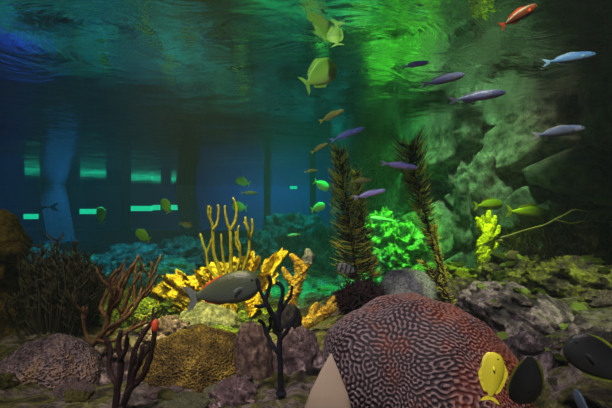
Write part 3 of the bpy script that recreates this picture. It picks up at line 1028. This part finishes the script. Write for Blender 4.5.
# lime coral
rt = thing('lime_coral', P(489, 274, 2.5), 'glowing lime-yellow upright finger coral on the right', 'coral')
blade(rt, [(490, 276), (484, 262), (483, 248), (487, 236), (489, 226)], [7.5, 8, 7.5, 7.5, 6], 2.5, 'lime', flat=0.8, seed=50, ridge=0.0, name='trunk')
for k, (p_, w_) in enumerate([([(485, 236), (479, 226), (477, 218)], [4, 3.5, 2.2]), ([(489, 228), (488, 218), (489, 211)], [4, 3.2, 1.8]),
                              ([(490, 232), (494, 222), (495, 216)], [3.5, 3, 1.8]), ([(490, 240), (497, 233), (499, 226)], [3.5, 3, 1.8]),
                              ([(488, 252), (495, 246), (497, 241)], [3.5, 3, 1.8]), ([(483, 228), (482, 222), (483, 216)], [3, 2.4, 1.5]),
                              ([(490, 268), (494, 272), (497, 276)], [5, 5, 4])]):
    blade(rt, p_, w_, 2.5, 'lime', flat=0.8, ridge=0.0, seed=60 + k, name='finger')

# pale slab
mb = MB()
pts = [P(331, 354, 0.80), P(330, 372, 0.79), P(329, 392, 0.78), P(328, 420, 0.77)]
mb.tube(pts, [0.002, 0.022, 0.042, 0.062], 18, flat=0.25)
tag(mb.build('pale_slab', M['slab'], origin=pts[-1]), 'smooth beige pointed slab at the bottom, against the maze coral', 'rock')


# ---------------------------------------------------------------- feathery plumes
def plume(name, spine, Y, width, label, n=260, seed=0, gold=0.4, sub=None, droop=0.0):
    rng = random.Random(seed)
    base = P(spine[0][0], spine[0][1], Y)
    root = thing(name, base, label, 'gorgonian')
    pts = [P(a, b, Y) - base for a, b in spine]
    path = []
    for i in range(len(pts) - 1):
        for j in range(8):
            path.append(pts[i].lerp(pts[i + 1], j / 8))
    path.append(pts[-1])
    for _ in range(6):
        path = [path[0]] + [(path[i - 1] + path[i] * 2 + path[i + 1]) / 4 for i in range(1, len(path) - 1)] + [path[-1]]
    k = len(path)
    MB().tube(path, [0.011 * (1 - 0.7 * i / k) for i in range(k)], 10).build('stalk', M['pinna_dark'], root)
    dark, goldm = MB(), MB()
    for i in range(n):
        s = (i + rng.random()) / n
        s = 0.12 + 0.88 * s
        f = s * (k - 1)
        a = int(f)
        p = path[a].lerp(path[min(a + 1, k - 1)], f - a)
        ax = (path[min(a + 1, k - 1)] - path[max(a - 1, 0)]).normalized()
        ang = rng.random() * 2 * PI
        e = Vector((math.cos(ang), math.sin(ang), 0))
        wd = width(s) * (0.7 + 0.45 * rng.random())
        up = 0.25 + 0.5 * s * s + rng.uniform(-0.1, 0.2)
        q = p + e * wd + ax * wd * up
        mid = p + e * wd * 0.5 + ax * wd * (up * 0.2 + droop)
        (goldm if rng.random() < gold else dark).tube([p, mid, q], [0.0028, 0.0024, 0.0010], 4)
        if rng.random() < gold:
            goldm.tube([mid.lerp(q, 0.5), q], [0.0026, 0.0014], 4)
    dark.build('dark_pinnules', M['pinna_dark'], root)
    goldm.build('gold_pinnules', M['pinna_gold'], root)
    return root


plume('feather_plume', [(358, 296), (356, 270), (352, 240), (347, 210), (342, 180), (339, 150)], 1.9,
      lambda s: (24 - 16 * s ** 1.5) / F * 1.9, 'tall black feathery gorgonian plume with golden tips, left of two', n=620, seed=4, gold=0.38)
plume('feather_plume', [(372, 292), (370, 262), (364, 230), (359, 200), (356, 172)], 2.0,
      lambda s: (14 - 8 * s) / F * 2.0, 'shorter olive gold plume close behind the tallest black plume', n=420, seed=9, gold=0.55)
plume('feather_plume', [(448, 300), (441, 274), (432, 240), (422, 205), (413, 170), (409, 145)], 1.8,
      lambda s: (4 + 19 * max(0, s - 0.3) ** 0.6) / F * 1.8, 'dark bottlebrush plume with golden tips, right of two', n=620, seed=14, gold=0.35)
plume('slender_plume', [(446, 290), (443, 270), (438, 250), (434, 226)], 1.7,
      lambda s: 4.0 / F * 1.7, 'thin yellow-green sprig beside the foot of the right plume', n=220, seed=21, gold=0.95)
plume('slender_plume', [(458, 318), (448, 296), (437, 280), (424, 262)], 1.6,
      lambda s: 6 / F * 1.6, 'dark olive sprig leaning left above the maze coral', n=160, seed=22, gold=0.4)

# dark crinoid ball
def crinoid(c, R, label):
    rng = random.Random(5)
    root = thing('crinoid', c, label, 'crinoid')
    mb = blob_mesh('core', R * 0.72, R * 0.7, R * 0.6, 'black', 0.25, 3, 4, 40, 26)
    mb.build('body', M['branch_dark'], root)
    mb = MB()
    for i in range(420):
        d = Vector((rng.gauss(0, 1), rng.gauss(0, 1), rng.gauss(0, 0.8))).normalized()
        e = Vector((rng.gauss(0, 1), rng.gauss(0, 1), rng.gauss(0, 1))) * 0.25
        a = d * R * 0.55
        b = d * R * 0.85
        c2 = (d + e).normalized() * R * rng.uniform(0.9, 1.1)
        mb.tube([Vector((a.x, a.y, a.z * .8)), Vector((b.x, b.y, b.z * .8)), Vector((c2.x, c2.y, c2.z * .8))], [0.004, 0.0035, 0.0015], 4)
    mb.build('arms', M['branch_dark'], root)


crinoid(P(362, 300, 1.45), 0.115, 'black curled feathery crinoid ball on top of the maze coral')

# dark bushy gorgonians on the left
def bush(x0, y0, x1, y1, Y, label, seed, mat='algae', n=46, name='bushy_gorgonian'):
    rng = random.Random(seed)
    base = P((x0 + x1) / 2, y1, Y)
    root = thing(name, base, label, 'gorgonian')
    W = (x1 - x0) / F * Y
    H = (y1 - y0) / F * Y
    MB().ball((0, 0, 0), 0.03, 12, 8).build('holdfast', M[mat], root)
    mb = MB()
    for i in range(n):
        u = rng.uniform(-0.5, 0.5)
        h = H * (1 - 1.6 * u * u) * rng.uniform(0.6, 1.0)
        dy = rng.uniform(-0.35, 0.35) * W
        p0 = Vector((u * W * 0.2, dy * 0.2, 0))
        p3 = Vector((u * W, dy, h))
        p1 = Vector((u * W * 0.7, dy * 0.7, h * 0.35))
        p2 = Vector((u * W * 0.95 + rng.uniform(-.02, .02), dy * 0.9, h * 0.7))
        mb.tube([p0, p1, p2, p3], [0.008, 0.006, 0.0045, 0.002], 5)
        for j in range(16):
            s = rng.uniform(0.25, 1)
            q = p1.lerp(p3, s)
            e = Vector((rng.uniform(-1, 1), rng.uniform(-1, 1), rng.uniform(0.1, 1))) * 0.05
            mb.tube([q, q + e * 0.6, q + e + Vector((0, 0, 0.012))], [0.004, 0.0035, 0.0015], 4)
    mb.build('fronds', M[mat], root)


bush(22, 236, 92, 348, 1.75, 'tall dark bushy gorgonian right of the brown sponge column', 3, n=90)
bush(60, 258, 104, 340, 2.0, 'smaller dark bushy gorgonian behind the grey coral boulder', 7, n=80)
bush(522, 214, 660, 285, 2.1, 'broad dark brown bush on the right reef shelf', 11, 'fan', 110)
# fan rim branches over the right bush
gorgonian('whip_coral', (500, 240), [
    [(500, 238, 0.0, 1), (520, 232, 0), (545, 225, 0), (566, 214, 0), (575, 209, 0), (592, 213, 0), (620, 207, 0)],
    [(556, 220, 0, 0.7), (570, 224, 0.02), (590, 220, 0.02), (612, 224, 0.02)]],
    0.0055, 0.0035, 'fan_rim', 'long thin olive whip branch arching over the dark bush at right', Y=1.95, knobs=0.1)


# ---------------------------------------------------------------- fish
def fish_meshes(key, H, W, tail=0.14, fork=0.5, a=0.75, b=0.75, dors=(0.28, 0.82, 0.06), anal=(0.55, 0.82, 0.05), mats=None, ped=0.22, eye=0.016, eyex=0.09):
    """unit-length fish, head at +x"""
    body_l = 1 - tail * 0.75
    mb = MB()
    nx, nc = 34, 20
    prof = []
    for i in range(nx + 1):
        s = i / nx
        h = max(math.sin(PI * min(1, s ** a)) ** b, 0)
        h = h * (1 - ped * 0.0)
        if s > 0.5:
            h = max(h, ped)
        prof.append(max(h, 0.02 if i == 0 else 0.05))
    for i in range(nx + 1):
        s = i / nx
        x = 0.5 - s * body_l
        h = prof[i] * H / 2
        wv = prof[i] ** 1.0 * W / 2 * (1.1 - 0.5 * s)
        for j in range(nc):
            an = 2 * PI * j / nc
            mb.v.append(Vector((x, wv * math.sin(an), h * math.cos(an))))
    for i in range(nx):
        for j in range(nc):
            p, q = i * nc + j, i * nc + (j + 1) % nc
            mb.f.append((p, q, q + nc, p + nc))
    mb.f.append(tuple(range(nc))[::-1])
    mb.f.append(tuple(nx * nc + j for j in range(nc)))
    res = [('body', mb.mesh(key + '_body', mats[0]))]

    def hz(s):
        f = s * nx
        i = min(int(f), nx - 1)
        return (prof[i] * (1 - f + i) + prof[i + 1] * (f - i)) * H / 2

    def fin(s0, s1, hh, sgn):
        top, bot = [], []
        for i in range(9):
            s = s0 + (s1 - s0) * i / 8
            e = hh * (min(1, i / 2.0)) * (1.0 - 0.35 * i / 8) if i < 8 else hh * 0.45
            if i == 0: e = 0.0
            x = 0.5 - s * body_l
            top.append((x - 0.02 * (i > 0), sgn * (hz(s) + e)))
            bot.append((x, sgn * hz(s) * 0.85))
        return top + bot[::-1]
    res.append(('dorsal_fin', MB().plate(fin(dors[0], dors[1], dors[2], 1), 0.006).mesh(key + '_dorsal', mats[1], False)))
    res.append(('anal_fin', MB().plate(fin(anal[0], anal[1], anal[2], -1), 0.006).mesh(key + '_anal', mats[1], False)))
    xb = 0.5 - body_l
    ph = prof[-1] * H / 2
    th = max(H * 0.42, ped * H * 0.9, 0.07)
    tl = [(xb + 0.015, ph), (xb - tail * 0.35, th * 0.75), (-0.5 - 0.02, th), (-0.5 + tail * 0.18, th * 0.55), (-0.5 + tail * fork, 0),
          (-0.5 + tail * 0.18, -th * 0.55), (-0.5 - 0.02, -th), (xb - tail * 0.35, -th * 0.75), (xb + 0.015, -ph)]
    res.append(('tail_fin', MB().plate(tl, 0.006).mesh(key + '_tail', mats[2], False)))
    for sg in (-1, 1):
        x = 0.5 - 0.27 * body_l
        yw = W * 0.5 * prof[int(0.27 * nx)] * 0.95
        m2 = MB()
        m2.v = [Vector((x, sg * yw, -0.01)), Vector((x - 0.05, sg * (yw + 0.02), 0.015)), Vector((x - 0.13, sg * (yw + 0.045), -0.01)),
                Vector((x - 0.11, sg * (yw + 0.04), -0.045)), Vector((x - 0.04, sg * (yw + 0.012), -0.04)),
                Vector((x - 0.06, sg * (yw + 0.030), -0.012)), Vector((x - 0.06, sg * (yw + 0.018), -0.016))]
        m2.f = [(i, (i + 1) % 5, 5) for i in range(5)] + [((i + 1) % 5, i, 6) for i in range(5)]
        res.append(('pectoral_fin', m2.mesh(key + '_pectoral', mats[2], False)))
        i = int(eyex * nx / body_l)
        yw = W * 0.5 * prof[i] * (1.1 - 0.5 * eyex) * 0.93
        res.append(('eye', MB().ball((0.5 - eyex, sg * yw, prof[i] * H * 0.16), eye, 12, 8, (1, 0.6, 1)).mesh(key + '_eye', mats[3])))
    return res


eyeM = plain('fish_eye', (0.01, 0.01, 0.012), 0.15)
fm = {}
lil = fish_mat('lilac_scales', (0.09, 0.11, 0.38), (0.27, 0.25, 0.66), (0.50, 0.38, 0.62), zr=0.09, metal=0.1)
lilf = plain('lilac_fin', (0.28, 0.25, 0.42), 0.5)
fm['lilac'] = fish_meshes('lilac', 0.175, 0.11, tail=0.17, fork=0.62, a=0.72, b=0.75, dors=(0.35, 0.85, 0.028), anal=(0.6, 0.85, 0.022), mats=(lil, lilf, lilf, eyeM), ped=0.22)
blu = fish_mat('blue_scales', (0.04, 0.10, 0.42), (0.10, 0.22, 0.75), (0.3, 0.35, 0.65), zr=0.09, metal=0.1)
ylf = plain('yellow_fin', (0.75, 0.62, 0.08), 0.5)
fm['blue'] = fish_meshes('blue', 0.18, 0.11, tail=0.17, fork=0.62, a=0.72, b=0.75, dors=(0.35, 0.85, 0.028), anal=(0.6, 0.85, 0.022), mats=(blu, plain('blue_fin', (0.2, 0.3, 0.7), 0.5), plain('blue_tail', (0.2, 0.3, 0.7), 0.5), eyeM), ped=0.22)
tan = fish_mat('tan_scales', (0.30, 0.26, 0.12), (0.55, 0.46, 0.2), (0.65, 0.55, 0.4), zr=0.09)
fm['tan'] = fish_meshes('tan', 0.20, 0.12, tail=0.17, fork=0.62, mats=(tan, ylf, ylf, eyeM), dors=(0.3, 0.85, 0.04), anal=(0.6, 0.85, 0.03))
gry = fish_mat('grey_scales', (0.045, 0.05, 0.025), (0.07, 0.09, 0.07), (0.12, 0.14, 0.13), zr=0.2)
redf = plain('red_fin', (0.75, 0.06, 0.02), 0.5)
grf = plain('grey_fin', (0.12, 0.14, 0.15), 0.5)
fm['grey'] = fish_meshes('grey', 0.43, 0.22, tail=0.18, fork=0.45, a=0.68, b=0.7, mats=(gry, redf, grf, eyeM), dors=(0.52, 0.88, 0.010), anal=(0.6, 0.88, 0.015), ped=0.25, eyex=0.11, eye=0.018)
yel = fish_mat('yellow_scales', (0.75, 0.72, 0.03), (0.85, 0.80, 0.05), (0.75, 0.72, 0.05), zr=0.2)
yf = plain('tang_fin', (0.8, 0.75, 0.04), 0.5)
fm['tang'] = fish_meshes('tang', 0.52, 0.13, tail=0.14, fork=0.3, a=0.65, b=0.62, mats=(yel, yf, yf, eyeM), dors=(0.2, 0.9, 0.09), anal=(0.4, 0.9, 0.08), ped=0.16, eyex=0.13, eye=0.02)
grn = fish_mat('green_scales', (0.30, 0.55, 0.10), (0.55, 0.85, 0.2), (0.7, 0.9, 0.4), zr=0.2)
gf = plain('green_fin', (0.5, 0.8, 0.2), 0.5)
fm['green'] = fish_meshes('green', 0.50, 0.15, tail=0.16, fork=0.4, a=0.66, b=0.65, mats=(grn, gf, gf, eyeM), dors=(0.25, 0.88, 0.07), anal=(0.5, 0.88, 0.06), ped=0.18, eye=0.02)
olv = fish_mat('olive_scales', (0.20, 0.30, 0.04), (0.38, 0.48, 0.08), (0.5, 0.52, 0.2), zr=0.15)
of = plain('olive_fin', (0.35, 0.42, 0.08), 0.5)
fm['olive'] = fish_meshes('olive', 0.33, 0.17, tail=0.17, fork=0.5, a=0.66, b=0.72, mats=(olv, of, of, eyeM), ped=0.2, eye=0.016)
bar = fish_mat('barred_scales', (0.12, 0.13, 0.14), (0.22, 0.23, 0.23), (0.28, 0.28, 0.28), bars=(30, (0.01, 0.01, 0.015)), zr=0.2)
bf = plain('black_fin', (0.02, 0.02, 0.025), 0.5)
fm['barred'] = fish_meshes('barred', 0.48, 0.17, tail=0.16, fork=0.4, mats=(bar, bf, bf, eyeM), dors=(0.22, 0.85, 0.06), eye=0.022)
blk = fish_mat('angelfish_scales', (0.012, 0.013, 0.015), (0.03, 0.035, 0.04), (0.02, 0.02, 0.02), zr=0.3)
ygf = plain('lime_fin', (0.22, 0.30, 0.02), 0.5)
fm['angel'] = fish_meshes('angel', 0.55, 0.14, tail=0.14, fork=0.2, a=0.66, b=0.6, mats=(blk, ygf, bf, eyeM), dors=(0.12, 0.92, 0.035), anal=(0.35, 0.92, 0.035), ped=0.2, eye=0.02)
sto = fish_mat('steel_scales', (0.05, 0.10, 0.18), (0.10, 0.17, 0.26), (0.12, 0.2, 0.25), zr=0.25)
fm['steel'] = fish_meshes('steel', 0.48, 0.14, tail=0.14, fork=0.4, a=0.66, b=0.65, mats=(sto, grf, grf, eyeM), dors=(0.2, 0.9, 0.05), eye=0.02)
ora = fish_mat('orange_scales', (0.35, 0.10, 0.02), (0.9, 0.25, 0.05), (0.7, 0.6, 0.5), zr=0.2)
fm['orange'] = fish_meshes('orange', 0.5, 0.16, mats=(ora, bf, plain('white_fin', (0.6, 0.7, 0.75), 0.5), eyeM), dors=(0.22, 0.88, 0.07), eye=0.02)
shk = fish_mat('shark_skin', (0.30, 0.42, 0.32), (0.45, 0.6, 0.45), (0.7, 0.85, 0.7), zr=0.09)
sf = plain('shark_fin', (0.4, 0.55, 0.42), 0.5)
fm['shark'] = fish_meshes('shark', 0.17, 0.15, tail=0.18, fork=0.75, a=0.62, b=0.8, mats=(shk, sf, sf, eyeM), dors=(0.38, 0.55, 0.10), anal=(0.75, 0.85, 0.03), ped=0.15, eye=0.009)
drk = fish_mat('dark_skin', (0.04, 0.07, 0.09), (0.06, 0.10, 0.13), (0.2, 0.3, 0.35), zr=0.09)
df = plain('dark_fin', (0.05, 0.08, 0.1), 0.5)
fm['dark'] = fish_meshes('dark', 0.13, 0.13, tail=0.16, fork=0.7, a=0.62, b=0.8, mats=(drk, df, df, eyeM), dors=(0.4, 0.52, 0.05), anal=(0.75, 0.85, 0.02), ped=0.15, eye=0.008)

rdm = fish_mat('red_scales', (0.14, 0.02, 0.008), (0.22, 0.03, 0.01), (0.25, 0.06, 0.02), zr=0.09)
fm['red_streak_fish'] = fish_meshes('red_streak_fish', 0.2, 0.12, tail=0.17, fork=0.62, mats=(rdm, redf, redf, eyeM), dors=(0.3, 0.85, 0.04), anal=(0.6, 0.85, 0.03))


def fish(kind, head, tail_, Y, label, dY=0.0, group=None, name='fish', roll=0.0):
    h, tl = P(head[0], head[1], Y + dY / 2), P(tail_[0], tail_[1], Y - dY / 2)
    d = h - tl
    L = d.length
    x = d.normalized()
    z = Vector((0, 0, 1))
    y = z.cross(x).normalized()
    z = x.cross(y)
    if abs(x.z) > 0.8:  # diving fish: its flank faces the front glass
        z = x.cross(Vector((0, -1, 0))).normalized()
        y = z.cross(x)
    mt = Matrix((x, y, z)).transposed().to_4x4() @ Matrix.Rotation(roll, 4, 'X')
    root = thing(name, (h + tl) / 2, label, 'fish', group)
    root.rotation_euler = mt.to_euler()
    root.scale = (L, L, L)
    for nm, me in fm[kind]:
        o = bpy.data.objects.new(nm, me)
        C.objects.link(o)
        o.parent = root
    return root


G = 'slender schooling fish in the open water'
fish('lilac', (429, 62), (402, 67), 1.6, 'lilac slender fish nearest the top rocks, smallest of the right-hand school', 0.03, G)
fish('lilac', (465, 74), (422, 85), 1.5, 'lilac slender fish swimming between the two others on the grey rock face', 0.03, G)
fish('lilac', (506, 92), (449, 101), 1.35, 'largest lilac slender fish, lowest of three on the grey rock face', -0.02, G)
fish('blue', (596, 54), (543, 63), 1.45, 'slender blue fish with a yellowish tail against the darkness at top right', 0.0, G)
fish('lilac', (585, 128), (532, 136), 1.6, 'dim slender blue-grey fish low against the dark right wall', 0.03, G)
fish('blue', (364, 128), (330, 141), 1.5, 'bright blue slender fish just above the tip of the tall plume', 0.0, G)
fish('tan', (344, 110), (319, 122), 1.7, 'small brown-gold slender fish highest at the left of the school', 0.03, G)
fish('tan', (328, 143), (311, 153), 1.7, 'small golden fish beside the tip of the tall plume', 0.02, G)
fish('tan', (318, 170), (304, 172), 2.0, 'tiny pale brown fish left of the tall plume', 0.02, G)
fish('lilac', (418, 168), (381, 163), 1.5, 'dark lilac fish crossing in front of the right plume', 0.02, G)
fish('lilac', (386, 190), (353, 198), 1.45, 'bright lilac fish between the two plumes', -0.02, G)
fish('tan', (372, 180), (351, 181), 1.8, 'thin olive fish just above the lilac one between the plumes', 0.02, G)
fish('grey', (261, 281), (186, 299), 1.3, 'large grey-green fish with a red back fin above the ridged coral', 0.03)
fish('green', (335, 64), (304, 86), 1.7, 'yellow-green fish high in the middle, standing in for a reflection in the water surface', 0.1)  # mirror image in the surface, built as a solid fish
fish('green', (332, 28), (338, 46), 1.6, 'small yellow-green fish with trailing tail at the top middle, standing in for a reflection', 0.08)  # second surface reflection modelled as a fish of its own
fish('orange', (329, 12), (318, 7), 1.4, 'tiny orange fish at the top edge', 0.05)
fish('red_streak_fish', (537, 5), (500, 27), 1.25, 'slender orange-red fish shape made up for a streak at the top right above the school', 0.03)  # orange-red streak of unknown origin, built as an invented fish
fish('tang', (494, 352), (490, 402), 0.62, 'bright yellow disc-shaped tang standing on its tail at the bottom right', 0.02)
fish('angel', (523, 404), (531, 350), 0.72, 'dark fish edged with yellow just right of the yellow tang', 0.03)
fish('angel', (566, 341), (640, 384), 0.85, 'black angelfish with lime-edged fins at the right edge', 0.05)
fish('steel', (574, 390), (592, 425), 0.7, 'blue-grey fish cut off by the bottom edge at right', 0.05)
fish('barred', (336, 266), (358, 272), 1.7, 'small black and grey barred fish in front of the tall plume', 0.0)
fish('barred', (93, 272), (104, 284), 1.9, 'tiny black-and-white fish above the brown branching coral', 0.0)
fish('shark', (370, 218), (400, 222), 3.5, 'small pale green shark above the glowing green coral', 0.05, name='shark')
fish('dark', (-2, 208), (58, 207), 6.0, 'long dark shark gliding at the left edge before the windows', 0.1, name='shark')
fish('olive', (503, 204), (474, 206), 2.6, 'faint olive fish just above the lime coral', 0.05)
fish('olive', (550, 216), (506, 211), 2.4, 'larger olive fish to the right above the lime coral', 0.05)
fish('olive', (622, 200), (584, 199), 2.2, 'olive fish cut off by the right edge', 0.0)
fish('green', (232, 206), (247, 208), 3.4, 'green fish behind the tops of the tall yellow branches', 0.08)
fish('green', (236, 180), (250, 184), 3.6, 'teal-green fish above the yellow branches', 0.05)
fish('tan', (258, 193), (241, 193), 2.6, 'dark tan slender fish above the rightmost yellow branch', 0.0)
fish('green', (325, 205), (311, 210), 2.8, 'tiny green fish left of the tall plume at mid height', 0.05)
fish('green', (329, 189), (314, 181), 2.9, 'thin green fish diving beside the tall plume', 0.05)
fish('tan', (287, 236), (300, 234), 2.8, 'small pale fish in front of the large teal boulder', 0.0)
fish('tang', (136, 231), (150, 240), 3.2, 'yellow-green disc fish below the green hall lights', 0.02)
fish('orange', (192, 226), (179, 223), 3.2, 'orange-faced fish left of the yellow branches', 0.02)
fish('tang', (100, 207), (102, 223), 3.6, 'faint yellow fish in front of the long green hall light', 0.0)
fish('tang', (163, 199), (169, 213), 3.6, 'small yellow fish beside the last green hall light', 0.0)
fish('green', (88, 258), (93, 270), 2.8, 'dim green fish above the dark bushy gorgonians', 0.1)
fish('green', (440, 252), (432, 246), 2.7, 'tiny green fish left of the lime coral', 0.02)
fish('green', (590, 262), (572, 268), 1.9, 'small green fish over the right shelf rock', 0.05)
